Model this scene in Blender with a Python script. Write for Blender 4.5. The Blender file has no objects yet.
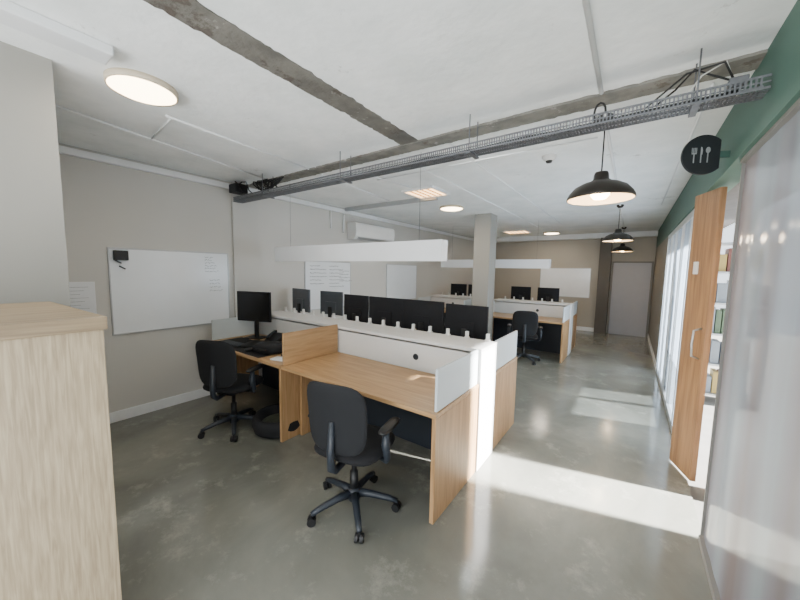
import bpy, math, random
from mathutils import Vector, Matrix
random.seed(7)
scene=bpy.context.scene
COL=scene.collection

# ------------------------------------------------------------------ materials
def srgb(h):
    h=h.lstrip('#'); v=[int(h[i:i+2],16)/255 for i in (0,2,4)]
    return tuple((c/12.92 if c<=.04045 else ((c+.055)/1.055)**2.4) for c in v)+(1,)
def newmat(name):
    m=bpy.data.materials.new(name); m.use_nodes=True
    nt=m.node_tree; return m,nt,nt.nodes['Principled BSDF'],nt.nodes['Material Output']
def setp(b,**k):
    for n,v in k.items():
        n=n.replace('_',' ')
        if n in b.inputs: b.inputs[n].default_value=v
def mat(name,col,rough=.5,metal=0,var=.06,scale=8,bump=0,bscale=60,stretch=None,spec=None,emit=None,es=0,lo=.3,hi=.7,chip=None,chipb=None):
    m,nt,b,o=newmat(name); c=srgb(col)
    tc=nt.nodes.new('ShaderNodeTexCoord'); mp=nt.nodes.new('ShaderNodeMapping')
    if stretch: mp.inputs['Scale'].default_value=stretch
    nt.links.new(tc.outputs['Object'],mp.inputs['Vector'])
    n=nt.nodes.new('ShaderNodeTexNoise'); n.inputs['Scale'].default_value=scale; n.inputs['Detail'].default_value=5
    nt.links.new(mp.outputs[0],n.inputs['Vector'])
    r=nt.nodes.new('ShaderNodeValToRGB')
    r.color_ramp.elements[0].position=lo; r.color_ramp.elements[1].position=hi
    r.color_ramp.elements[0].color=tuple(x*(1-var) for x in c[:3])+(1,)
    r.color_ramp.elements[1].color=tuple(min(1,x*(1+var)) for x in c[:3])+(1,)
    nt.links.new(n.outputs[0],r.inputs[0])
    last=r.outputs[0]
    for ch,sc,p0,f in((chip,7,.60,.8),(chipb,5,.57,.7)):
        if not ch: continue
        n5=nt.nodes.new('ShaderNodeTexNoise'); n5.inputs['Scale'].default_value=sc; n5.inputs['Detail'].default_value=10; n5.inputs['Roughness'].default_value=.75
        nt.links.new(mp.outputs[0],n5.inputs['Vector'])
        r5=nt.nodes.new('ShaderNodeValToRGB'); r5.color_ramp.elements[0].position=p0; r5.color_ramp.elements[1].position=p0+.05
        r5.color_ramp.elements[0].color=(0,0,0,1); r5.color_ramp.elements[1].color=(f,f,f,1)
        nt.links.new(n5.outputs[0],r5.inputs[0])
        mx=nt.nodes.new('ShaderNodeMixRGB'); mx.inputs[2].default_value=srgb(ch)
        nt.links.new(r5.outputs[0],mx.inputs[0]); nt.links.new(last,mx.inputs[1]); last=mx.outputs[0]
    nt.links.new(last,b.inputs['Base Color'])
    setp(b,Roughness=rough,Metallic=metal)
    if spec is not None: b.inputs['Specular IOR Level'].default_value=spec
    if bump:
        n2=nt.nodes.new('ShaderNodeTexNoise'); n2.inputs['Scale'].default_value=bscale; n2.inputs['Detail'].default_value=4
        nt.links.new(mp.outputs[0],n2.inputs['Vector'])
        bp=nt.nodes.new('ShaderNodeBump'); bp.inputs['Strength'].default_value=bump; bp.inputs['Distance'].default_value=.01
        nt.links.new(n2.outputs[0],bp.inputs['Height']); nt.links.new(bp.outputs[0],b.inputs['Normal'])
    if emit:
        b.inputs['Emission Color'].default_value=srgb(emit); b.inputs['Emission Strength'].default_value=es
    return m
def wood(name,c1,c2,axis='X',rough=.45,gs=6,st=14,lo=.35,hi=.65):
    m,nt,b,o=newmat(name)
    tc=nt.nodes.new('ShaderNodeTexCoord'); mp=nt.nodes.new('ShaderNodeMapping')
    s={'X':(1,st,st),'Y':(st,1,st),'Z':(st,st,1)}[axis]
    mp.inputs['Scale'].default_value=s
    nt.links.new(tc.outputs['Object'],mp.inputs['Vector'])
    n=nt.nodes.new('ShaderNodeTexNoise'); n.inputs['Scale'].default_value=gs*.5; n.inputs['Detail'].default_value=8; n.inputs['Distortion'].default_value=.6
    nt.links.new(mp.outputs[0],n.inputs['Vector'])
    r=nt.nodes.new('ShaderNodeValToRGB'); r.color_ramp.elements[0].position=lo; r.color_ramp.elements[1].position=hi
    r.color_ramp.elements[0].color=srgb(c1); r.color_ramp.elements[1].color=srgb(c2)
    nt.links.new(n.outputs[0],r.inputs[0]); nt.links.new(r.outputs[0],b.inputs['Base Color'])
    bp=nt.nodes.new('ShaderNodeBump'); bp.inputs['Strength'].default_value=.12; bp.inputs['Distance'].default_value=.004
    nt.links.new(n.outputs[0],bp.inputs['Height']); nt.links.new(bp.outputs[0],b.inputs['Normal'])
    b.inputs['Roughness'].default_value=rough
    return m
def floor_mat():
    m,nt,b,o=newmat('polished_concrete')
    tc=nt.nodes.new('ShaderNodeTexCoord')
    n=nt.nodes.new('ShaderNodeTexNoise'); n.inputs['Scale'].default_value=.8; n.inputs['Detail'].default_value=10; n.inputs['Roughness'].default_value=.6; n.inputs['Distortion'].default_value=.6
    nt.links.new(tc.outputs['Object'],n.inputs['Vector'])
    r=nt.nodes.new('ShaderNodeValToRGB'); e=r.color_ramp.elements
    e[0].position=.3; e[0].color=srgb('#62635c'); e[1].position=.72; e[1].color=srgb('#8e8e84')
    x=e.new(.5); x.color=srgb('#777870')
    nt.links.new(n.outputs[0],r.inputs[0])
    n2=nt.nodes.new('ShaderNodeTexNoise'); n2.inputs['Scale'].default_value=3.2; n2.inputs['Detail'].default_value=14; n2.inputs['Roughness'].default_value=.76
    nt.links.new(tc.outputs['Object'],n2.inputs['Vector'])
    r2=nt.nodes.new('ShaderNodeValToRGB'); r2.color_ramp.elements[0].position=.54; r2.color_ramp.elements[1].position=.70
    r2.color_ramp.elements[0].color=(0,0,0,1); r2.color_ramp.elements[1].color=(.55,.55,.55,1)
    nt.links.new(n2.outputs[0],r2.inputs[0])
    mx=nt.nodes.new('ShaderNodeMixRGB'); mx.inputs[2].default_value=srgb('#a9a89d')
    nt.links.new(r2.outputs[0],mx.inputs[0]); nt.links.new(r.outputs[0],mx.inputs[1])
    nt.links.new(mx.outputs[0],b.inputs['Base Color'])
    mr=nt.nodes.new('ShaderNodeMapRange'); mr.inputs['To Min'].default_value=.06; mr.inputs['To Max'].default_value=.24
    nt.links.new(n2.outputs[0],mr.inputs[0]); nt.links.new(mr.outputs[0],b.inputs['Roughness'])
    n3=nt.nodes.new('ShaderNodeTexNoise'); n3.inputs['Scale'].default_value=4
    nt.links.new(tc.outputs['Object'],n3.inputs['Vector'])
    bp=nt.nodes.new('ShaderNodeBump'); bp.inputs['Strength'].default_value=.08; bp.inputs['Distance'].default_value=.02
    nt.links.new(n3.outputs[0],bp.inputs['Height']); nt.links.new(bp.outputs[0],b.inputs['Normal'])
    return m
def ceiling_mat():
    m,nt,b,o=newmat('painted_concrete_ceiling')
    tc=nt.nodes.new('ShaderNodeTexCoord')
    n=nt.nodes.new('ShaderNodeTexNoise'); n.inputs['Scale'].default_value=2; n.inputs['Detail'].default_value=10; n.inputs['Roughness'].default_value=.65
    nt.links.new(tc.outputs['Object'],n.inputs['Vector'])
    r=nt.nodes.new('ShaderNodeValToRGB'); e=r.color_ramp.elements
    e[0].position=.3; e[0].color=srgb('#e2e6e4'); e[1].position=.6; e[1].color=srgb('#f4f6f4')
    nt.links.new(n.outputs[0],r.inputs[0])
    n4=nt.nodes.new('ShaderNodeTexNoise'); n4.inputs['Scale'].default_value=1.6; n4.inputs['Detail'].default_value=15; n4.inputs['Roughness'].default_value=.82
    nt.links.new(tc.outputs['Object'],n4.inputs['Vector'])
    r4=nt.nodes.new('ShaderNodeValToRGB'); r4.color_ramp.elements[0].position=.60; r4.color_ramp.elements[1].position=.64
    r4.color_ramp.elements[0].color=(0,0,0,1); r4.color_ramp.elements[1].color=(.55,.55,.55,1)
    nt.links.new(n4.outputs[0],r4.inputs[0])
    mx=nt.nodes.new('ShaderNodeMixRGB'); mx.inputs[2].default_value=srgb('#a6a69e')
    nt.links.new(r4.outputs[0],mx.inputs[0]); nt.links.new(r.outputs[0],mx.inputs[1])
    nt.links.new(mx.outputs[0],b.inputs['Base Color'])
    n2=nt.nodes.new('ShaderNodeTexNoise'); n2.inputs['Scale'].default_value=9; n2.inputs['Detail'].default_value=8
    nt.links.new(tc.outputs['Object'],n2.inputs['Vector'])
    bp=nt.nodes.new('ShaderNodeBump'); bp.inputs['Strength'].default_value=.4; bp.inputs['Distance'].default_value=.015
    nt.links.new(n2.outputs[0],bp.inputs['Height']); nt.links.new(bp.outputs[0],b.inputs['Normal'])
    b.inputs['Roughness'].default_value=.8
    return m
def translucent_mat(name,col,trans=.6,clear=0.0,stripes=False,rough=.25,colB='#8c8088',scale=1.0,tint=None,detail=3):
    m=bpy.data.materials.new(name); m.use_nodes=True; nt=m.node_tree; N=nt.nodes
    N.clear(); o=N.new('ShaderNodeOutputMaterial')
    pr=N.new('ShaderNodeBsdfPrincipled'); pr.inputs['Roughness'].default_value=rough
    tr=N.new('ShaderNodeBsdfTranslucent'); tp=N.new('ShaderNodeBsdfTransparent')
    m1=N.new('ShaderNodeMixShader'); m2=N.new('ShaderNodeMixShader')
    m1.inputs[0].default_value=trans; m2.inputs[0].default_value=clear
    nt.links.new(pr.outputs[0],m1.inputs[1]); nt.links.new(tr.outputs[0],m1.inputs[2])
    nt.links.new(m1.outputs[0],m2.inputs[1]); nt.links.new(tp.outputs[0],m2.inputs[2])
    nt.links.new(m2.outputs[0],o.inputs['Surface'])
    if tint: tp.inputs['Color'].default_value=srgb(tint)
    if stripes:
        tc=N.new('ShaderNodeTexCoord'); mp=N.new('ShaderNodeMapping'); mp.inputs['Scale'].default_value=(0,1,0.05)
        nt.links.new(tc.outputs['Object'],mp.inputs['Vector'])
        n=N.new('ShaderNodeTexNoise'); n.inputs['Scale'].default_value=5*scale; n.inputs['Detail'].default_value=detail; n.inputs['Roughness'].default_value=.5
        nt.links.new(mp.outputs[0],n.inputs['Vector'])
        r=N.new('ShaderNodeValToRGB'); r.color_ramp.elements[0].position=.36; r.color_ramp.elements[1].position=.62
        r.color_ramp.elements[0].color=srgb(colB); r.color_ramp.elements[1].color=srgb(col)
        nt.links.new(n.outputs[0],r.inputs[0])
        nt.links.new(r.outputs[0],pr.inputs['Base Color']); nt.links.new(r.outputs[0],tr.inputs['Color'])
    else:
        pr.inputs['Base Color'].default_value=srgb(col); tr.inputs['Color'].default_value=srgb(col)
    return m
def emis(name,col,s):
    m,nt,b,o=newmat(name); b.inputs['Base Color'].default_value=srgb(col)
    b.inputs['Emission Color'].default_value=srgb(col); b.inputs['Emission Strength'].default_value=s
    return m

M=dict(
 floor=floor_mat(), ceil=ceiling_mat(),
 wall=mat('wall_paint','#c3c1bb',.7,var=.02,scale=1.5,bump=.05,bscale=120),
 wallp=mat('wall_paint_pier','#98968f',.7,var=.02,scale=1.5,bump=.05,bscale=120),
 wallw=mat('wall_paint_warm','#a59f93',.7,var=.02,scale=1.5),
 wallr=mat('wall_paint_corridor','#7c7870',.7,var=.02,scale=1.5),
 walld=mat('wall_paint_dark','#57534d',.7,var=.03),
 white=mat('white_laminate','#dcdcda',.4,var=.015),
 trimw=mat('white_trim','#e2e4e4',.5,var=.02),
 tan=mat('tan_rim','#cdbfa8',.5,var=.02),
 screen=mat('pale_screen_fabric','#c6ced1',.45,var=.02,bump=.05,bscale=300),
 oakX=wood('oak_laminate_x','#a17f58','#b9966c','X',.38),
 oakY=wood('oak_laminate_y','#a17f58','#b9966c','Y'),
 oakZ=wood('oak_laminate_z','#98754d','#b48f66','Z',gs=5),
 paleZ=wood('pale_oak_vertical','#93836a','#b8a88c','Z',gs=13,st=18,lo=.3,hi=.7),
 paleX=wood('pale_oak_top','#7d6c55','#968469','Y',gs=5),
 pine=wood('pine_door','#7f5f42','#a27c56','Z',gs=4),
 black=mat('black_plastic','#121315',.5,var=.1),
 fabric=mat('black_fabric','#101115',.9,var=.15,scale=200,bump=.2,bscale=500),
 mesh=mat('black_mesh_fabric','#121418',.85,var=.2,scale=260,bump=.3,bscale=400),
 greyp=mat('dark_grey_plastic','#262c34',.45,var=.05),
 metal=mat('galvanised_metal','#74767a',.45,.6,var=.12,scale=30),
 darkm=mat('dark_bronze_metal','#3c3834',.4,.5,var=.1),
 conc=mat('rough_concrete','#76746d',.9,var=.2,scale=9,bump=.5,bscale=40,lo=.38,hi=.62,chip='#a9a7a0',chipb='#54493f'),
 conc2=mat('dark_rough_concrete','#6a6760',.9,var=.2,scale=6,bump=.5,bscale=40,lo=.38,hi=.62,chip='#a09e97',chipb='#4a4037'),
 wb=mat('whiteboard_gloss','#e4e8eb',.15,var=.01),
 alu=mat('aluminium','#b8babb',.35,.7,var=.03),
 frame=mat('pale_window_frame','#c2c6c8',.4,.2,var=.03),
 green=mat('green_paint','#45655a',.6,var=.03),
 sign=mat('charcoal_sign','#26292c',.5,var=.03),
 icon=mat('sign_icon_grey','#9a9e9f',.5,var=.01),
 ink=mat('marker_ink','#3a4250',.6,var=.05),
 cable=mat('black_cable','#141414',.6,var=.1),
 cablew=mat('white_cable','#cfcfca',.5,var=.03),
 door=mat('grey_door','#a4a6ac',.5,var=.02),
 dframe=mat('grey_door_frame','#74736f',.5,var=.02),
 paper=mat('paper','#d9dbdd',.8,var=.02),
 display=mat('dark_display','#0c0e11',.15,var=.05),
 greydisp=mat('grey_display','#484d53',.3,var=.05),
 ground=mat('exterior_paving','#6f6d68',.9,var=.1),
)
M['poly']=translucent_mat('smooth_translucent_sheet','#b6c0ca',.42,.12,True,.13,'#978b8d',.55,tint='#c8ccd0',detail=1.5)
M['frost']=translucent_mat('frosted_glass','#c2ccd6',.6,.06,True,.15,'#a9b6c3',1.2)
M['clear']=translucent_mat('clear_glass','#a5b0bb',.3,.5,False,.08,tint='#e0e6ea')
M['lampwhite']=emis('lit_diffuser','#ffe3b8',14)
M['lampwhite2']=emis('lit_diffuser_warm','#ffc98a',7)
M['bulb']=emis('lit_bulb','#ffd9a0',40)
M['lin']=mat('linear_lamp_shell','#eceef0',.5,var=.01)
M['lining']=mat('shade_lining','#c8b79c',.5,var=.03)

# ------------------------------------------------------------------ geometry helpers
def finish(me,name,m,parent=None,smooth=False,bevel=0,loc=None):
    ob=bpy.data.objects.new(name,me)
    if m is not None: me.materials.append(m)
    COL.objects.link(ob)
    if parent: ob.parent=parent
    if loc: ob.location=loc
    if smooth:
        for p in me.polygons: p.use_smooth=True
    if bevel:
        b=ob.modifiers.new('bevel','BEVEL'); b.width=bevel; b.segments=2; b.limit_method='ANGLE'
    return ob
def boxdata(bs):
    V=[];Fc=[]
    for (x0,x1,y0,y1,z0,z1) in bs:
        n=len(V)
        V+=[(x0,y0,z0),(x1,y0,z0),(x1,y1,z0),(x0,y1,z0),(x0,y0,z1),(x1,y0,z1),(x1,y1,z1),(x0,y1,z1)]
        Fc+=[tuple(n+i for i in f) for f in((0,3,2,1),(4,5,6,7),(0,1,5,4),(1,2,6,5),(2,3,7,6),(3,0,4,7))]
    return V,Fc
def boxes(name,bs,m,parent=None,bevel=0):
    V,Fc=boxdata(bs)
    c=[(min(v[i] for v in V)+max(v[i] for v in V))/2 for i in range(3)]
    V=[(v[0]-c[0],v[1]-c[1],v[2]-c[2]) for v in V]
    me=bpy.data.meshes.new(name); me.from_pydata(V,[],Fc); me.update()
    return finish(me,name,m,parent,bevel=bevel,loc=c)
def box(name,x0,x1,y0,y1,z0,z1,m,parent=None,bevel=0): return boxes(name,[(x0,x1,y0,y1,z0,z1)],m,parent,bevel)
def mesh(name,V,Fc,m,parent=None,smooth=False,bevel=0):
    me=bpy.data.meshes.new(name); me.from_pydata(V,[],Fc); me.update()
    return finish(me,name,m,parent,smooth,bevel)
def tubedata(pts,r,seg=8,V=None,Fc=None):
    V=[] if V is None else V; Fc=[] if Fc is None else Fc
    pts=[Vector(p) for p in pts]; rs=r if isinstance(r,(list,tuple)) else [r]*len(pts)
    base=len(V); prev=None
    for i,p in enumerate(pts):
        if i==0:d=pts[1]-p
        elif i==len(pts)-1:d=p-pts[i-1]
        else:d=(pts[i+1]-p).normalized()+(p-pts[i-1]).normalized()
        d.normalize()
        if prev is None:
            a=Vector((0,0,1)) if abs(d.z)<.9 else Vector((1,0,0))
            u=d.cross(a).normalized()
        else:
            u=(prev-d*prev.dot(d)).normalized()
        prev=u; w=d.cross(u)
        for k in range(seg):
            t=2*math.pi*k/seg; q=p+(u*math.cos(t)+w*math.sin(t))*rs[i]; V.append(tuple(q))
    for i in range(len(pts)-1):
        for k in range(seg):
            a=base+i*seg+k;b=base+i*seg+(k+1)%seg
            Fc.append((a,b,b+seg,a+seg))
    Fc.append(tuple(base+k for k in range(seg))[::-1]); Fc.append(tuple(base+(len(pts)-1)*seg+k for k in range(seg)))
    return V,Fc
def tube(name,pts,r,m,parent=None,seg=8):
    V,Fc=tubedata(pts,r,seg); return mesh(name,V,Fc,m,parent,True)
def tubes(name,lst,r,m,parent=None,seg=6):
    V=[];Fc=[]
    for pts in lst: tubedata(pts,r,seg,V,Fc)
    return mesh(name,V,Fc,m,parent,True)
def lathe(name,prof,m,parent=None,seg=40,loc=(0,0,0),smooth=True,closed=False):
    V=[];Fc=[]
    for (r,z) in prof:
        for k in range(seg):
            t=2*math.pi*k/seg; V.append((r*math.cos(t),r*math.sin(t),z))
    n=len(prof)
    for i in range(n-1):
        for k in range(seg):
            a=i*seg+k;b=i*seg+(k+1)%seg; Fc.append((a,b,b+seg,a+seg))
    ob=mesh(name,V,Fc,m,parent,smooth); ob.location=loc
    return ob
def pad(name,w,h,t,m,parent=None,curve=0,loc=(0,0,0),rot=(0,0,0),e=4.5,taper=0,bow=0):
    seg=44; rings=[0.001,.35,.6,.8,.92,.98,1.0]
    V=[];Fc=[]
    def pt(rr,k,s):
        a=2*math.pi*k/seg; c,sn=math.cos(a),math.sin(a)
        q=(abs(c)**e+abs(sn)**e)**(-1/e)
        x=c*q*rr; z=sn*q*rr
        th=t/2*(1-rr**6)**.5 if rr<1 else 0
        X=x*w/2*(1+taper*z); Z=z*h/2
        return (X,s*th+curve*x*x+bow*z*z,Z)
    L=[]
    for rr in rings: L.append((rr,-1))
    for rr in rings[-2::-1]: L.append((rr,1))
    for rr,s in L:
        for k in range(seg): V.append(pt(rr,k,s))
    for i in range(len(L)-1):
        for k in range(seg):
            a=i*seg+k;b=i*seg+(k+1)%seg; Fc.append((a,b,b+seg,a+seg))
    Fc.append(tuple(range(seg))[::-1]); Fc.append(tuple((len(L)-1)*seg+k for k in range(seg)))
    ob=mesh(name,V,Fc,m,parent,True); ob.location=loc; ob.rotation_euler=rot
    return ob
def thing(name,loc,label,category,rot=0,group=None):
    e=bpy.data.objects.new(name,None); e.empty_display_size=.1; COL.objects.link(e)
    e.location=loc; e.rotation_euler=(0,0,rot); e['label']=label; e['category']=category
    if group: e['group']=group
    return e
def tag(ob,label,category,group=None):
    ob['label']=label; ob['category']=category
    if group: ob['group']=group
    return ob
def copy_thing(src,loc,rot=None,label=None):
    def rec(o,par):
        c=o.copy(); COL.objects.link(c)
        if par is not None:
            c.parent=par; c.matrix_parent_inverse=o.matrix_parent_inverse.copy()
        for ch in list(o.children): rec(ch,c)
        return c
    c=rec(src,None); c.location=loc
    if rot is not None: c.rotation_euler=(0,0,rot)
    if label: c['label']=label
    return c
def struct(ob): ob['kind']='structure'; return ob

# ------------------------------------------------------------------ room shell
XL,XR=-4.33,.46; YB,YF=-2.6,10.6; H=2.75
struct(box('floor',XL-.2,XR+.02,YB-.2,YF+.2,-.1,0,M['floor']))
struct(box('ceiling',XL-.2,XR+.14,YB-.2,YF+.2,H,H+.15,M['ceil']))
struct(box('wall_left',XL-.15,XL,YB,YF+.15,0,H,M['wall']))
struct(box('wall_far',XL,XR+.12,YF,YF+.15,0,H,M['wallw']))
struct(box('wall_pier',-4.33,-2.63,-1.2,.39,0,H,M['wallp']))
struct(box('wall_pilaster',XL,XL+.03,2.2,2.55,0,H-.0,M['wall']))
struct(box('trim_1',-2.34,-2.2,-1.2,.55,2.70,H,M['trimw'],bevel=.008))
struct(box('wall_header',XR,XR+.12,YB,YF,2.32,H,M['green']))
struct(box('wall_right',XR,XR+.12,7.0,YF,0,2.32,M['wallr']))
struct(box('trim_2',XR-.03,XR,YB,7.0,2.30,2.36,M['green']))
struct(box('baseboard_left',XL,XL+.02,.39,YF,0,.11,M['trimw'],bevel=.004))
struct(box('baseboard_far',XL,-.55,YF-.02,YF,0,.11,M['trimw'],bevel=.004))
struct(box('baseboard_right',XR-.015,XR,7.0,YF,0,.11,M['trimw'],bevel=.004))
struct(box('trim_3',XL,XL+.05,.39,YF,2.655,2.72,M['trimw'],bevel=.006))
struct(box('trim_4',XL,XR,YF-.25,YF,2.62,H,M['trimw'],bevel=.006))
struct(box('wall_column',-2.54,-2.22,5.98,6.33,0,H,M['wallp']))
def jagged(name,axis,a0,a1,c0,c1,z,m,amp,seed):
    rnd=random.Random(seed); n=int((a1-a0)/.025); V=[];Fc=[]
    for i in range(n+1):
        a=a0+(a1-a0)*i/n
        o0=rnd.uniform(-amp,amp)+(rnd.random()<.07)*amp*2.5; o1=rnd.uniform(-amp,amp)+(rnd.random()<.07)*amp*2.5
        for c,zz in((c0+o0-.001,H+.005),(c0+o0,z),(c1+o1,z),(c1+o1+.001,H+.005)):
            V.append((a,c,zz) if axis=='X' else (c,a,zz))
    for i in range(n):
        for k in range(3):
            q=(i*4+k,i*4+k+1,i*4+k+5,i*4+k+4); Fc.append(q if axis=='X' else q[::-1])
    return struct(mesh(name,V,Fc,m))
jagged('trim_5','X',XL,XR,2.38,2.54,2.735,M['conc'],.004,3)
jagged('trim_6','Y',-1.5,2.38,-1.725,-1.55,2.744,M['conc2'],.004,5)
struct(box('door_1',-.42,.4,YF-.04,YF,0,1.95,M['door'],bevel=.005))
struct(boxes('trim_7',[(-.46,-.42,YF-.06,YF,0,1.99),(.4,.44,YF-.06,YF,0,1.99),(-.42,.4,YF-.06,YF,1.95,1.99)],M['dframe']))
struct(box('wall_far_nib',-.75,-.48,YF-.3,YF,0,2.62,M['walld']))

struct(boxes('wall_back',[(XL,XR+.12,YB-.12,YB,0,.5),(XL,XR+.12,YB-.12,YB,2.4,H),(XL,XL+.3,YB-.12,YB,.5,2.4),(XR-.1,XR+.12,YB-.12,YB,.5,2.4)],M['wall']))
fr=[]
for i in range(5):
    x=XL+.3+i*(XR-.1-XL-.3)/4; fr.append((x-.03,x+.03,YB-.09,YB-.03,.5,2.4))
fr+= [(XL+.3,XR-.1,YB-.09,YB-.03,.5,.56),(XL+.3,XR-.1,YB-.09,YB-.03,2.34,2.4)]
struct(boxes('window_1',fr,M['alu']))

w2=struct(boxes('window_2',[(XR+.0,XR+.03,2.625,2.64,0,2.32),(XR-.01,XR+.04,YB,2.62,0,.04),(XR-.01,XR+.04,YB,2.62,2.28,2.32)],M['dframe']))
V=[];Fc=[]; n=320; y0,y1=YB,2.62
for i in range(n+1):
    y=y0+(y1-y0)*i/n
    x=XR+.012+.0012*math.cos(y*2*math.pi/.22)
    V+=[(x,y,.04),(x,y,2.28)]
for i in range(n): Fc.append((2*i,2*i+2,2*i+3,2*i+1))
p=mesh('pane',V,Fc,M['poly'],None,True); p.parent=w2; p.matrix_parent_inverse=Matrix.Translation(w2.location).inverted()
ys=[3.66,4.36,5.06,5.76,6.38,7.0]
for i in range(5):
    a,b=ys[i],ys[i+1]
    w=struct(boxes('window_%d'%(i+3),[(XR-.01,XR+.05,a,a+.04,0,2.32),(XR-.01,XR+.05,b-.03,b,0,2.32),(XR-.01,XR+.05,a+.04,b-.03,0,.08),(XR-.01,XR+.05,a+.04,b-.03,2.24,2.32)],M['frame']))
    zs=.62 if i in(1,2) else .08
    inv=Matrix.Translation(w.location).inverted()
    pn=box('pane',XR+.01,XR+.018,a+.04,b-.03,zs,2.24,M['frost']); pn.parent=w; pn.matrix_parent_inverse=inv
    if zs>.1:
        pn=box('clear_pane',XR+.01,XR+.018,a+.04,b-.03,.08,zs,M['clear']); pn.parent=w; pn.matrix_parent_inverse=inv
dl=bpy.data.objects.new('door_2',None); COL.objects.link(dl); dl['kind']='structure'
dl.location=(.505,3.33,0); dl.rotation_euler=(0,0,math.atan2(.30,-.105))
box('leaf',0,.318,-.02,.02,.02,2.30,M['pine'],dl,.004)
tube('handle',[(.05,.02,1.0),(.05,.07,1.02),(.05,.075,1.12),(.05,.07,1.22),(.05,.02,1.24)],.008,M['alu'],dl)
box('lock',.17,.22,.02,.035,1.66,1.76,M['white'],dl,.004)

# ------------------------------------------------------------------ exterior beyond the doorway, plus added sun blockers
struct(box('floor_exterior',XR+.02,9,-6,14,-.12,-.02,M['ground']))
ex=mat('sun_block_surface','#5a5755',.9,var=.1)
struct(box('wall_added_sun_block',1.05,1.17,-6,2.80,-.02,3.0,ex))  # added wall, keeps sun and sky off the near translucent sheet
struct(box('ceiling_added_sun_block',XR+.12,1.04,2.2,7.2,2.34,2.40,ex))  # added overhang, stops high sun rays from reaching the desk tops
struct(box('wall_added_sun_post',.60,.66,3.17,3.36,-.02,2.34,M['trimw']))  # added post, trims the far side of the doorway sun patch
sh=thing('shelving_unit',(.98,5.9,-.02),'grey open shelving unit crowded with stock beyond the doorway','shelf')
box('side_panel',-.42,-.39,-.18,.18,0,2.1,M['alu'],sh); box('side_panel',.39,.42,-.18,.18,0,2.1,M['alu'],sh)
for z in(.1,.5,.9,1.3,1.7,2.07): box('shelf_board',-.39,.39,-.18,.18,z,z+.025,M['alu'],sh)
cols=['#6b4038','#a08a52','#3d4d5e','#7a7f84','#2d2f33','#7c5238','#4f6049']
cm=[mat('box_colour_%d'%i,c,.6) for i,c in enumerate(cols)]
for zi,z in enumerate((.125,.525,.925,1.325,1.725)):
    x=.60
    while x<1.28:
        w=random.uniform(.05,.11); hh=random.uniform(.2,.35)
        if x+w>1.36: break
        tag(box('storage_box',x,x+w,5.78,6.0,z-.02,z-.02+hh,random.choice(cm),None,.004),'small coloured storage box on the shelving','box','boxes on the shelving unit')
        x+=w+.01

# ------------------------------------------------------------------ foreground cabinet
cb=thing('cabinet',(-1.61,.335,0),'tall pale oak laminate cabinet with a darker top board','cabinet',math.radians(3))
box('body',-.82,-.012,-1.0,-.01,0,1.405,M['paleZ'],cb,.003)
box('top_board',-.84,0,-1.02,0,1.405,1.455,M['paleX'],cb,.004)

# ------------------------------------------------------------------ desks
def desk(x0,x1,yf,yb,end_right=True,leftscreen=None,rightscreen=True,label='oak laminate office desk with a pale end screen',back=False):
    e=thing('desk',((x0+x1)/2,(yf+yb)/2,0),label,'desk',group='desks of the shared workstations')
    w=(x1-x0)/2; d=abs(yb-yf)/2
    box('tabletop',-w,w,-d,d,.715,.745,M['oakX'],e,.003)
    box('side_panel',w-.03,w,-d+.005,d-.005,0,.714,M['oakZ'],e,.002)
    box('side_panel',-w,-w+.03,(-d+.2 if not back else -d+.01),(d-.01 if not back else d-.2),0,.714,M['oakZ'],e,.002)
    if rightscreen: box('side_screen',w-.03,w-.01,-d+.03,d-.005,.746,1.03,M['screen'],e,.006)
    if leftscreen=='wood': box('side_screen',-w-.012,-w+.012,-d+.02,d-.005,.746,1.05,M['oakY'],e,.003)
    if leftscreen=='white': box('side_screen',-w+.01,-w+.03,-d+.10,d-.005,.746,1.0,M['screen'],e,.006)
    return e
def spine(x0,x1,y0,y1):
    e=thing('desk_divider',((x0+x1)/2,(y0+y1)/2,0),'white cable spine and low divider between facing desks','desk divider',group='white desk dividers')
    w=(x1-x0)/2; d=(y1-y0)/2
    box('body',-w,w-.021,-d+.01,d-.01,.62,.98,M['white'],e,.003)
    box('shadow_grey_panel',-w,w-.021,-d+.05,d-.05,0,.619,M['greyp'],e,.003)  # lower spine coloured dark grey to paint in the shadow under the desk
    box('end_panel',w-.02,w+.01,-d,d,0,1.0,M['white'],e,.003)
    box('top_rail',-w,w+.01,-d-.005,d+.005,1.0,1.03,M['white'],e,.003)
    k=int((x1-x0)/.2)
    for i in range(k):
        x=-w+.15+i*.2
        if x<w-.02: boxes('bracket',[(x-.014,x+.014,d-.03,d-.005,1.031,1.095),(x-.022,x+.022,d-.04,d,1.031,1.042)],M['white'],e,.002)
    g=lathe('grommet',[(.0,0),(.022,0),(.028,.004),(.03,0)],M['greyp'],e,20,(w-.62,-d+.008,.86)); g.rotation_euler=(math.pi/2,0,0)
    return e
XE=-.94
desk(-2.57,XE,1.72,2.42,leftscreen='wood',label='oak laminate desk, bare, with wooden and pale side screens')
desk(-4.16,-2.585,1.72,2.42,leftscreen='white',rightscreen=False,label='oak laminate desk crowded with computer gear near the wall')
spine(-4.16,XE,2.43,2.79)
desk(-2.57,XE,2.80,3.50,back=True,label='oak laminate desk on the reverse side of the divider')
desk(-4.16,-2.585,2.80,3.50,back=True,rightscreen=False,label='oak laminate desk with grey monitor on reverse side of divider')
Y2=6.42
desk(-2.5,XE,Y2,Y2+.7,leftscreen='white',label='oak laminate desk with pale screens beside the column')
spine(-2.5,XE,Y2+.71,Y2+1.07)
desk(-2.5,XE,Y2+1.08,Y2+1.78,back=True,label='oak laminate desk with pale screens, farther row')
desk(-4.16,-2.9,Y2,Y2+.7,leftscreen='white',label='oak laminate desk near the beige wall')
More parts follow.
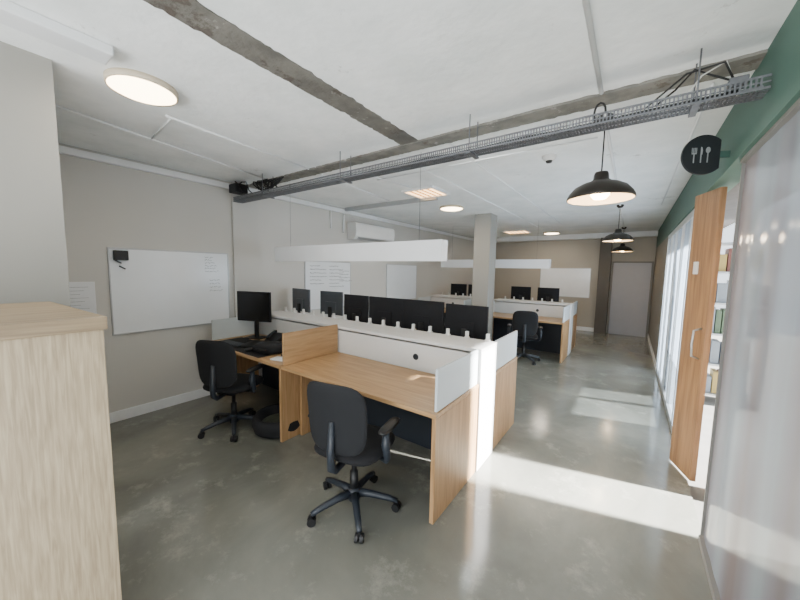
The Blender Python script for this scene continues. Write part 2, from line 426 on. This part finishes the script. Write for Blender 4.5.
spine(-4.16,-2.9,Y2+.71,Y2+1.07)
desk(-4.16,-2.9,Y2+1.08,Y2+1.78,back=True,label='oak laminate desk near the beige wall, farther row')

# ------------------------------------------------------------------ office chair (faces +Y)
def chair(loc,rot,label):
    e=thing('office_chair',loc,label,'chair',rot,'black office chairs')
    V=[];Fc=[]
    for k in range(5):
        a=2*math.pi*k/5+.35; c,s=math.cos(a),math.sin(a)
        tubedata([(c*.03,s*.03,.115),(c*.12,s*.12,.11),(c*.25,s*.25,.085),(c*.30,s*.30,.07)],[.03,.024,.02,.016],8,V,Fc)
    tubedata([(0,0,.07),(0,0,.15)],.042,14,V,Fc)
    mesh('base',V,Fc,M['greyp'],e,True)
    for k in range(5):
        a=2*math.pi*k/5+.35; c,s=math.cos(a),math.sin(a)
        V=[];Fc=[]
        px,py=c*.297,s*.297; t=a+1.2
        ux,uy=math.cos(t),math.sin(t)
        for sgn in(-1,1):
            tubedata([(px+ux*(sgn*.006),py+uy*(sgn*.006),.028),(px+ux*(sgn*.026),py+uy*(sgn*.026),.028)],.028,14,V,Fc)
        tubedata([(px,py,.03),(px,py,.07)],.009,8,V,Fc)
        mesh('caster',V,Fc,M['black'],e)
    tube('gas_lift',[(0,0,.12),(0,0,.27),(0,0,.271),(0,0,.40)],[.028,.028,.018,.018],M['black'],e,14)
    boxes('tilt_mechanism',[(-.09,.09,-.12,.1,.39,.43),(-.2,.2,-.02,.04,.405,.425)],M['black'],e,.006)
    pad('seat',.48,.46,.085,M['fabric'],e,loc=(0,.02,.47),rot=(math.pi/2,0,0),e=4)
    tube('back_support',[(0,-.1,.41),(0,-.22,.40),(0,-.265,.44),(0,-.27,.55),(0,-.255,.73)],[.022,.022,.026,.024,.02],M['greyp'],e,10)
    pad('backrest',.43,.46,.045,M['mesh'],e,curve=.03,loc=(0,-.235,.745),rot=(math.radians(5),0,0),e=4,taper=.03,bow=-.015)
    for s in(-1,1):
        V=[];Fc=[]
        tubedata([(s*.2,-.0,.415),(s*.255,-.02,.42),(s*.275,-.05,.46),(s*.275,-.075,.56),(s*.27,-.06,.635)],[.016,.018,.022,.028,.022],10,V,Fc)
        mesh('armrest_post',V,Fc,M['greyp'],e,True)
        pad('armrest_pad',.07,.25,.032,M['black'],e,loc=(s*.27,-.01,.655),rot=(math.pi/2,0,0),e=3.2)
    return e
c1=chair((-1.46,1.53,0),math.radians(12),'black mesh-back office chair with armrests pushed up to the bare desk')
copy_thing(c1,(-3.22,1.60,0),math.radians(24),'black office chair with armrests at the cluttered desk')
copy_thing(c1,(-1.55,6.15,0),math.radians(15),'black office chair at the farther oak desk')
copy_thing(c1,(-3.3,6.1,0),math.radians(-10),'black office chair at the far desk by the wall')

# ------------------------------------------------------------------ monitors (screen faces -Y)
def monitor(loc,rot,w,h,zc,label,dm='display',cm_='fabric'):
    e=thing('monitor',loc,label,'monitor',rot,'desk monitors')
    boxes('casing',[(-w/2,w/2,-.012,.014,zc-h/2,zc+h/2)],M[cm_],e,.004)
    boxes('rear_housing',[(-.1,.1,.0141,.03,zc-h*.35,zc+.02)],M[cm_],e,.004)
    box('display',-w/2+.01,w/2-.01,-.0145,-.0121,zc-h/2+.018,zc+h/2-.01,M[dm],e)
    boxes('stand',[(-.03,.03,.031,.05,.01,zc-.05)],M['black'],e,.004)
    box('base',-.12,.12,-.06,.12,0,.012,M['black'],e,.004)
    return e
PI=math.pi
B='black monitor seen from behind over the divider'
monitor((-2.88,3.04,.745),PI,.42,.38,.385,B)
monitor((-2.38,3.03,.745),PI,.52,.38,.385,B)
monitor((-1.855,3.03,.745),PI,.52,.38,.385,B)
monitor((-1.34,3.03,.745),PI,.46,.38,.375,B)
monitor((-4.02,3.05,.745),PI-.1,.46,.34,.43,'grey monitor seen from behind over the divider','display','greydisp')
monitor((-3.52,3.2,.745),PI+.1,.42,.34,.41,'grey monitor seen from behind over the divider','display','greydisp')
monitor((-3.88,2.22,.745),math.radians(20),.50,.38,.41,'black monitor with dark screen on the cluttered desk')
for x in(-3.7,-3.2,-2.1,-1.5):
    monitor((x,Y2+1.4,.745),PI,.45,.3,.42,'black monitor in the farther row of desks')

# ------------------------------------------------------------------ desk clutter
lp=thing('laptop',(-3.42,2.04,.750),'closed black laptop on the cluttered desk','laptop',math.radians(25))
box('keyboard_deck',-.19,.19,-.13,.13,0,.016,M['black'],lp,.004)
l=box('screen',-.19,.19,-.13,.13,.020,.029,M['black'],lp,.003); l.rotation_euler=(math.radians(2),0,0)
tag(box('desk_mat',-4.05,-2.98,1.74,2.14,.745,.749,M['fabric'],None,.001),'black fabric desk mat','desk mat')
kb=thing('keyboard',(-3.75,1.87,.749),'black computer keyboard on the desk mat','keyboard',math.radians(5))
box('body',-.2,.2,-.065,.065,0,.015,M['black'],kb,.004)
boxes('keys',[(-.19+i*.0255,-.19+i*.0255+.021,-.055+j*.027,-.055+j*.027+.022,.015,.021) for i in range(15) for j in range(4)],M['greyp'],kb)
ms=pad('computer_mouse',.06,.1,.034,M['black'],None,loc=(-3.3,1.82,.768),rot=(PI/2,0,0),e=2.4); tag(ms,'small black computer mouse','mouse')
dk=thing('docking_station',(-2.98,2.26,.745),'black docking box with cables on the oak desk','computer equipment')
box('body',-.15,.13,-.09,.09,0,.09,M['black'],dk,.008); box('vent',-.1,.1,-.092,-.09,.015,.075,M['greyp'],dk)
pn_=thing('desk_phone',(-3.55,2.30,.745),'black desk telephone with handset near the monitor','telephone',math.radians(15))
V=[(-.09,-.09,0),(.09,-.09,0),(.09,.09,0),(-.09,.09,0),(-.09,-.09,.02),(.09,-.09,.02),(.09,.09,.09),(-.09,.09,.09)]
mesh('body',V,[(0,3,2,1),(4,5,6,7),(0,1,5,4),(1,2,6,5),(2,3,7,6),(3,0,4,7)],M['black'],pn_,bevel=.006)
tube('handset',[(-.06,-.08,.04),(-.06,-.06,.065),(-.06,.05,.105),(-.06,.08,.10)],[.02,.014,.014,.02],M['greyp'],pn_,10)
hs=thing('headset',(-2.78,2.12,.745),'black over-ear headset lying on the desk','headset',.5)
tube('headband',[(.085*math.cos(PI*i/12),.085*math.sin(PI*i/12),.03) for i in range(13)],.008,M['black'],hs)
for s in(-1,1): pad('ear_cup',.06,.07,.035,M['fabric'],hs,loc=(s*.085,-.015,.036),rot=(0,0,PI/2),e=2.3)
cs_=thing('carry_case',(-3.10,1.94,.750),'soft black zipped case lying on the desk mat','case',math.radians(15))
pad('body',.34,.24,.09,M['fabric'],cs_,loc=(0,0,.045),rot=(PI/2,0,0),e=3.5); tube('strap',[(-.08,-.12,.05),(-.05,-.15,.06),(.05,-.15,.06),(.08,-.12,.05)],.008,M['black'],cs_)
for i,(x,y,r_) in enumerate(((-2.76,1.85,.3),(-2.80,1.97,-.2))):
    nb=box('notebook',-.09,.09,-.055,.055,0,.014,M['greyp'] if i else M['paper'],None,.002); nb.location=(x,y,.753); nb.rotation_euler=(0,0,r_); tag(nb,'small closed notebook on the desk','notebook','notebooks on the desk')
pts=[]
for i in range(60):
    t=i/59*PI*5; pts.append((-3.25+.09*math.cos(t)+.02*math.sin(t*.37),2.30+.05*math.sin(t),.752+.004*math.sin(t*.7)+i*.0003))
tag(tube('coiled_cable',pts,.006,M['cable'],None,6),'loosely coiled black cable on the desk','cable')
pts=[(-3.13,2.3,.76),(-3.25,2.38,.80),(-3.4,2.37,.83),(-3.62,2.40,.76),(-3.7,2.38,.752)]
tag(tube('power_cable',pts,.006,M['cable'],None,6),'black cable trailing across the cluttered desk','cable')
tb=thing('floor_tub',(-2.83,1.86,0),'low round black padded tub on the concrete floor','tub')
lathe('body',[(.0,.0),(.19,0),(.235,.03),(.255,.09),(.25,.15),(.23,.18),(.2,.17),(.17,.10),(.0,.07)],M['fabric'],tb,44)
lathe('contents',[(.0,.13),(.1,.13),(.165,.10)],mat('dark_green_fabric','#34392f',.9,var=.3,scale=20,bump=.5),tb,40)

# ------------------------------------------------------------------ whiteboards
def wboard(y0,y1,z0,z1,label,x=XL,marks=0,seed=1):
    e=thing('whiteboard',(x,(y0+y1)/2,z0),label,'whiteboard',group='wall whiteboards')
    w=(y1-y0)/2; h=z1-z0
    box('board',0,.014,-w+.01,w-.01,.01,h-.01,M['wb'],e)
    boxes('frame',[(0,.02,-w,w,0,.015),(0,.02,-w,w,h-.015,h),(0,.02,-w,-w+.012,.015,h-.015),(0,.02,w-.012,w,.015,h-.015)],M['alu'],e,.002)
    if marks:
        rnd=random.Random(seed); L=[]
        if marks==1: blocks=[(w*.52,h*.93,6,.18,.035),(w*.60,h*.62,4,.16,.045)]
        else: blocks=[(-w*.8,h*.9,6,.35,.06),(w*.0,h*.9,7,.35,.06),(w*.45,h*.8,4,.3,.06)]
        for (yy,zz,nl,lw,ls) in blocks:
            for i in range(nl):
                z=zz-i*ls; y=yy; end=yy+lw*rnd.uniform(.5,1)
                while y<end:
                    k=rnd.uniform(.015,.05); pts=[(.0155,y+k*j/4,z+rnd.uniform(-.010,.010)) for j in range(5)]
                    L.append(pts); y+=k+.01
        tubes('marker_writing',L,.0018 if marks==1 else .003,M['ink'],e,4)
    return e
wboard(.93,2.13,.92,1.83,'large whiteboard with a few marker notes on the grey wall',marks=1)
er=thing('whiteboard_eraser',(XL+.0205,1.03,1.70),'dark eraser and marker holder stuck to the whiteboard','eraser')
box('body',0,.03,-.06,.06,0,.10,M['black'],er,.005)
tube('marker_pen',[(.02,-.05,-.0),(.02,.0,-.03)],.007,M['greyp'],er)
tube('marker_pen',[(.02,-.02,-.06),(.02,.03,-.09)],.007,M['greyp'],er)
wboard(3.35,4.4,.95,1.78,'whiteboard covered with lines of marker writing',marks=2,seed=3)
wboard(5.5,6.7,.95,1.78,'blank whiteboard on the beige wall')
nt_=thing('wall_notice',(XL,.62,1.15),'pale printed notice sheet on the grey wall','notice')
box('sheet',0,.01,-.2,.2,0,.33,M['paper'],nt_,.002)
tubes('printed_lines',[[(.0115,-.15,.28-i*.035),(.0115,.15-.03*(i%3),.28-i*.035)] for i in range(8)],.0015,M['greydisp'],nt_,4)
fb=thing('whiteboard',(-1.62,YF,.95),'blank whiteboard on the far beige wall','whiteboard',-PI/2,group='wall whiteboards')
box('board',0,.014,-.66,.66,.01,.84,M['wb'],fb); boxes('frame',[(0,.02,-.67,.67,0,.015),(0,.02,-.67,.67,.835,.85),(0,.02,-.67,-.658,.015,.835),(0,.02,.658,.67,.015,.835)],M['alu'],fb)

# ------------------------------------------------------------------ air conditioner
ac=thing('air_conditioner',(XL,4.9,2.2),'white wall-mounted split air conditioner unit','air conditioner')
prof=[(0,0),(.16,0),(.22,.06),(.235,.16),(.225,.28),(.19,.31),(0,.31)]
V=[(x,-.58,z) for x,z in prof]+[(x,.58,z) for x,z in prof]; n=len(prof)
Fc=[tuple(range(n)),tuple(range(2*n-1,n-1,-1))]+[(i,i+n,(i+1)%n+n,(i+1)%n) for i in range(n)]
mesh('body',V,Fc,M['white'],ac,bevel=.01)
l=box('louvre',.165,.225,-.5,.5,.02,.028,M['alu'],ac); l.rotation_euler=(0,math.radians(-40),0)

# ------------------------------------------------------------------ lights fittings
def discl(x,y,r,group='round ceiling lights'):
    e=thing('ceiling_light',(x,y,H-.035),'round flush ceiling light, lit warm white, with tan rim','ceiling light',group=group)
    lathe('rim',[(r*.94,.0),(r*.98,-.002),(r,.008),(r,.035),(.02,.035)],M['tan'],e,48)
    lathe('diffuser',[(.001,-.022),(r*.5,-.018),(r*.8,-.010),(r*.96,.004)],M['lampwhite'],e,48)
    return e
discl(-2.52,.76,.18); discl(-2.6,5.1,.2); discl(-1.85,9.6,.2)
def troffer(x,y,wx,wy):
    e=thing('recessed_light',(x,y,H-.03),'square recessed louvre ceiling light with warm glow','ceiling light',group='square ceiling lights')
    boxes('frame',[(-wx/2,wx/2,-wy/2,-wy/2+.03,0,.03),(-wx/2,wx/2,wy/2-.03,wy/2,0,.03),(-wx/2,-wx/2+.03,-wy/2+.03,wy/2-.03,0,.03),(wx/2-.03,wx/2,-wy/2+.03,wy/2-.03,0,.03)],M['trimw'],e)
    box('diffuser',-wx/2+.03,wx/2-.03,-wy/2+.03,wy/2-.03,.02,.03,M['lampwhite2'],e)
    boxes('louvre',[(-wx/2+.03+i*(wx-.06)/5-.006,-wx/2+.03+i*(wx-.06)/5+.006,-wy/2+.03,wy/2-.03,.0,.02) for i in range(1,5)],M['lining'],e)
troffer(-2.42,3.95,.5,.5); troffer(-2.6,9.0,.6,.6)
def pendant(x,y,z,en):
    e=thing('pendant_lamp',(x,y,z),'dark industrial dome pendant lamp hanging on a cord','pendant lamp',group='dome pendant lamps')
    lathe('lamp_shade',[(.208,0),(.213,.004),(.211,.02),(.198,.045),(.165,.083),(.12,.108),(.075,.122),(.05,.14),(.046,.175),(.04,.19),(.0,.195)],M['darkm'],e,56)
    lathe('shade_lining',[(.206,.001),(.195,.04),(.16,.076),(.115,.101),(.05,.112),(.0,.114)],M['lining'],e,56)
    lathe('bulb',[(.001,.0),(.04,.006),(.06,.03),(.06,.05),(.04,.08),(.02,.105)],M['bulb'],e,24)
    tube('cord',[(0,0,.19),(0,0,.3),(0,0,H-z-.06)],.005,M['cable'],e,6)
    lathe('canopy',[(.0,-.045),(.03,-.045),(.05,-.02),(.05,0)],M['darkm'],e,24,(0,0,H-z))
    l=bpy.data.lights.new('pendant_bulb_light','POINT'); l.energy=en; l.color=(1,.82,.6); l.shadow_soft_size=.05
    lo=bpy.data.objects.new('bulb_light',l); COL.objects.link(lo); lo.parent=e; lo.location=(0,0,-.03)
for y,en in((2.75,14),(6.3,9),(9.3,5)): pendant(-.225,y,2.18,en)
def linear(y):
    e=thing('linear_pendant_light',(-2.675,y,1.74),'long white box-shaped linear pendant light over the desks','pendant light',group='linear pendant lights')
    boxes('housing',[(-1.275,1.275,-.06,-.05,0,.19),(-1.275,1.275,.05,.06,0,.19),(-1.275,-1.265,-.05,.05,0,.19),(1.265,1.275,-.05,.05,0,.19),(-1.265,1.265,-.05,.05,.18,.19)],M['lin'],e)
    box('diffuser',-1.264,1.264,-.049,.049,.01,.016,M['paper'],e)
    for x in(-1.0,1.0): tube('suspension_wire',[(x,0,.19),(x,0,H-1.74)],.0018,M['metal'],e,6)
linear(2.63); linear(Y2+.9)

# ------------------------------------------------------------------ cable tray
ct=thing('cable_tray',(0,2.27,2.50),'galvanised perforated cable tray hanging below the ceiling','cable tray')
x0,x1=XL+.02,XR-.01
boxes('side_rail',[(x0,x1,-.06,-.055,0,.010),(x0,x1,-.06,-.055,.052,.062),(x0,x1,-.0598,-.0555,.028,.034)],M['metal'],ct)
boxes('side_rail',[(x0,x1,.055,.06,0,.010),(x0,x1,.055,.06,.052,.062),(x0,x1,.0555,.0598,.028,.034)],M['metal'],ct)
bs=[];x=x0
while x<x1-.02:
    bs+=[(x,x+.007,-.0595,-.0555,.010,.052),(x,x+.007,.0555,.0595,.010,.052),(x,x+.007,-.055,.055,0,.004)]; x+=.017
bs+=[(x0,x1,-.035,-.022,0.0,.004),(x0,x1,-.006,.006,0,.004),(x0,x1,.022,.035,0,.004)]
boxes('perforated_base',bs,M['metal'],ct)
for k,(yy,r,mm) in enumerate([(-.03,.009,'cable'),(-.008,.008,'cablew'),(.015,.009,'cable'),(.035,.007,'cablew')]):
    pts=[(x0+.1+i*(x1-x0-.2)/24,yy+random.uniform(-.006,.006),.016+random.uniform(0,.012)) for i in range(25)]
    tube('cable',pts,r,M[mm],ct,6)
for x in(-3.6,-2.3,-1.0,.2):
    for s in(-1,1): tube('hanger_rod',[(x,s*.07,-.005),(x,s*.07,.25)],.004,M['metal'],ct,6)
    box('hanger_bracket',x-.015,x+.015,-.08,.08,-.012,-.001,M['metal'],ct)

def conduit(pts,r=.011,m='trimw',label='thin white conduit fixed to the ceiling'):
    return tag(tube('ceiling_conduit',pts,r,M[m],None,8),label,'conduit','ceiling conduits')
z=H-.012
conduit([(-.225,-1.5,z),(-.225,2.36,z)],.013); conduit([(-.225,2.58,z),(-.225,10.3,z)])
conduit([(-2.83,.98,z),(-2.96,2.36,z)],.010); conduit([(-3.0,2.58,z),(-3.2,4.15,z)],.010)
conduit([(-3.31,.48,z),(-3.75,2.36,z)],.009)
conduit([(-2.83,1.02,z),(-3.45,1.08,z)],.007)
conduit([(-2.6,2.58,z),(-2.45,3.6,z)],.008)
conduit([(-1.35,2.58,z),(-1.35,8.0,z)],.009)
conduit([(-1.9,2.58,z),(-1.9,9.0,z)],.009)
conduit([(-2.6,3.1,z),(-.3,3.1,z)],.007)
conduit([(XL+.03,4.2,2.7),(XL+.03,4.2,2.3)],.015,label='white vertical conduit on the beige wall')
conduit([(XL+.03,3.9,2.7),(XL+.03,3.9,2.35)],.012,label='white vertical conduit on the beige wall')
conduit([(.3,2.6,z),(.3,6.5,z)],.008)
tag(box('cable_trunking',XL+.055,-2.4,4.2,4.26,2.69,2.75,M['alu'],None,.004),'grey metal trunking running along the ceiling','trunking')
sd=thing('smoke_detector',(-.71,3.37,H-.045),'small round white smoke detector','smoke detector')
lathe('body',[(.0,0),(.035,0),(.055,.015),(.065,.03),(.065,.045)],M['white'],sd,30); lathe('sensor_cap',[(.0,-.018),(.025,-.016),(.03,0)],M['black'],sd,20)

sp=thing('wall_speaker',(XL+.13,2.23,2.60),'black speaker box on a bracket with loose cables','speaker')
box('body',-.09,.09,-.08,.08,0,.11,M['black'],sp,.01); box('bracket',-.13,-.09,-.03,.03,.03,.09,M['metal'],sp); box('grille',.09,.094,-.07,.07,.01,.10,M['fabric'],sp)
tube('wire',[(.0,.0,.11),(.05,.02,.14),(.14,.03,.13),(.2,.03,.02),(.28,.03,-.03)],.007,M['cable'],sp)
tube('wire',[(-.05,.0,.11),(.0,-.04,.145),(.11,-.06,.09),(.16,-.03,-.02)],.006,M['cable'],sp)
for k in range(6):
    bx=-3.85+k*.08; pts=[(bx+.07*math.sin(i*1.3+k),2.30+.04*math.cos(i*.9+k),2.57+.14*abs(math.sin(i*.55+k*.7))) for i in range(12)]
    tag(tube('loose_cable',pts,.008,M['cable'],None,6),'loose tangled black cable resting on the cable tray','cable','loose cables on the cable tray')
jb=thing('junction_box',(.36,2.30,2.565),'small grey metal junction box with loose wires at the tray end','junction box')
box('body',-.04,.03,-.03,.03,0,.045,M['metal'],jb,.005)
tube('wire',[(-.03,0,.045),(-.10,.02,.10),(-.17,0,.14),(-.24,.0,.06),(-.32,0,.0)],.005,M['cable'],jb)
tube('wire',[(-.02,0,.045),(-.06,-.02,.13),(-.2,-.02,.12),(-.3,.0,.05),(-.36,.02,.01)],.005,M['cable'],jb)
tube('wire',[(-.02,0,.045),(-.05,.02,.15),(-.14,0,.10),(-.2,.02,.01)],.004,M['cablew'],jb)
cl=thing('pendant_cable_hook',(-.225,2.36,2.56),'dark clamp and looped cable tie above the pendant lamp','cable hook')
tube('loop',[(.03*math.cos(t*PI/6),.0,.06+.06*math.sin(t*PI/6)) for t in range(12)],.006,M['cable'],cl)
box('clamp',-.02,.02,-.02,.02,.0,.03,M['darkm'],cl,.003)

# ------------------------------------------------------------------ hanging sign with cutlery icons
sg=thing('hanging_sign',(.325,2.92,2.435),'round charcoal sign with fork, knife and spoon icons','sign',math.radians(25))
R_=.125; cut=.090
pl=[]
a0=math.acos(cut/R_)
for i in range(49):
    t=a0+(2*PI-2*a0)*i/48; pl.append((R_*math.cos(t),R_*math.sin(t)))
def flat(polys,y,th=.002):
    V=[];Fc=[]
    for pl in polys:
        n=len(V);k=len(pl)
        V+=[(a,y,b) for a,b in pl]+[(a,y+th,b) for a,b in pl]
        Fc.append(tuple(range(n,n+k))); Fc.append(tuple(range(n+2*k-1,n+k-1,-1)))
        Fc+=[(n+i,n+k+i,n+k+(i+1)%k,n+(i+1)%k) for i in range(k)]
    return V,Fc
V,Fc=flat([pl],-.008,.016); mesh('disc',V,Fc,M['sign'],sg)
box('bracket',cut,.148,-.006,.006,-.02,.02,M['green'],sg)
def rect(a,b,c,d_): return [(a,c),(b,c),(b,d_),(a,d_)]
sx=-.018; y=-.0105
fork=[rect(-.043,-.037,-.05,.005),rect(-.054,-.026,.005,.012)]+[rect(-.054+i*.0083,-.054+i*.0083+.0035,.012,.045) for i in range(4)]
knife=[rect(-.003,.003,-.05,.0),[(-.003,.0),(.007,.0),(.008,.028),(.004,.045),(-.003,.05)]]
spoon=[rect(.035,.041,-.05,.012),[(.038+.013*math.cos(2*PI*i/20),.028+.019*math.sin(2*PI*i/20)) for i in range(20)]]
for nme,g_ in(('fork_icon',fork),('knife_icon',knife),('spoon_icon',spoon)):
    V,Fc=flat([[(a+sx,b) for a,b in q] for q in g_],y); mesh(nme,V,Fc,M['icon'],sg)

# ------------------------------------------------------------------ lighting
def area(name,loc,tgt,sx,sy,e,col=(1,1,1)):
    l=bpy.data.lights.new(name,'AREA'); l.shape='RECTANGLE'; l.size=sx; l.size_y=sy; l.energy=e; l.color=col
    o=bpy.data.objects.new(name,l); COL.objects.link(o); o.location=loc
    o.rotation_euler=(Vector(tgt)-Vector(loc)).to_track_quat('-Z','Y').to_euler(); return o
s=bpy.data.lights.new('sun','SUN'); s.energy=100; s.angle=math.radians(2.6); s.color=(1,.98,.95)
so=bpy.data.objects.new('sun',s); COL.objects.link(so); so.location=(6,6,6)
so.rotation_euler=Vector((-1,-.25,-.66)).to_track_quat('-Z','Y').to_euler()
area('daylight_back_window',(-2,YB+.05,1.2),(-2,1.5,2.2),4.2,1.4,265,(.96,.985,1))
area('daylight_side_glazing',(XR-.04,5.3,1.1),(-3,5.3,1.7),3.2,1.9,36,(.93,.97,1))
area('daylight_side_sheet',(XR-.06,-.9,1.0),(-3,-.5,2.1),2.4,1.9,105,(.96,.985,1))
for (x,y_,e) in((-2.52,.76,10),(-2.6,5.1,12),(-1.85,9.6,9),(-2.42,3.95,8),(-2.6,9.0,8)):
    area('ceiling_fitting_light',(x,y_,H-.1),(x,y_,0),.3,.3,e,(1,.92,.8))
W=bpy.data.worlds.new('World'); scene.world=W; W.use_nodes=True
nt=W.node_tree; bg=nt.nodes['Background']
bg.inputs[0].default_value=(.85,.92,1,1); bg.inputs[1].default_value=2.4

# ------------------------------------------------------------------ camera
yaw,pitch,roll=[math.radians(v) for v in(35.65,5.31,1.04)]
sn,cs=math.sin(yaw),math.cos(yaw); spp,cp=math.sin(pitch),math.cos(pitch)
Fv=Vector((-sn*cp,cs*cp,-spp)); R0=Vector((cs,sn,0)); U0=R0.cross(Fv)
Rv=R0*math.cos(roll)+U0*math.sin(roll); Uv=-R0*math.sin(roll)+U0*math.cos(roll)
cam=bpy.data.cameras.new('Camera'); co=bpy.data.objects.new('Camera',cam); COL.objects.link(co)
mw=Matrix((( Rv.x,Uv.x,-Fv.x,0),(Rv.y,Uv.y,-Fv.y,0),(Rv.z,Uv.z,-Fv.z,1.65),(0,0,0,1)))
co.matrix_world=mw
cam.sensor_width=36; cam.lens=321.2/800*36; cam.clip_start=.02
scene.camera=co
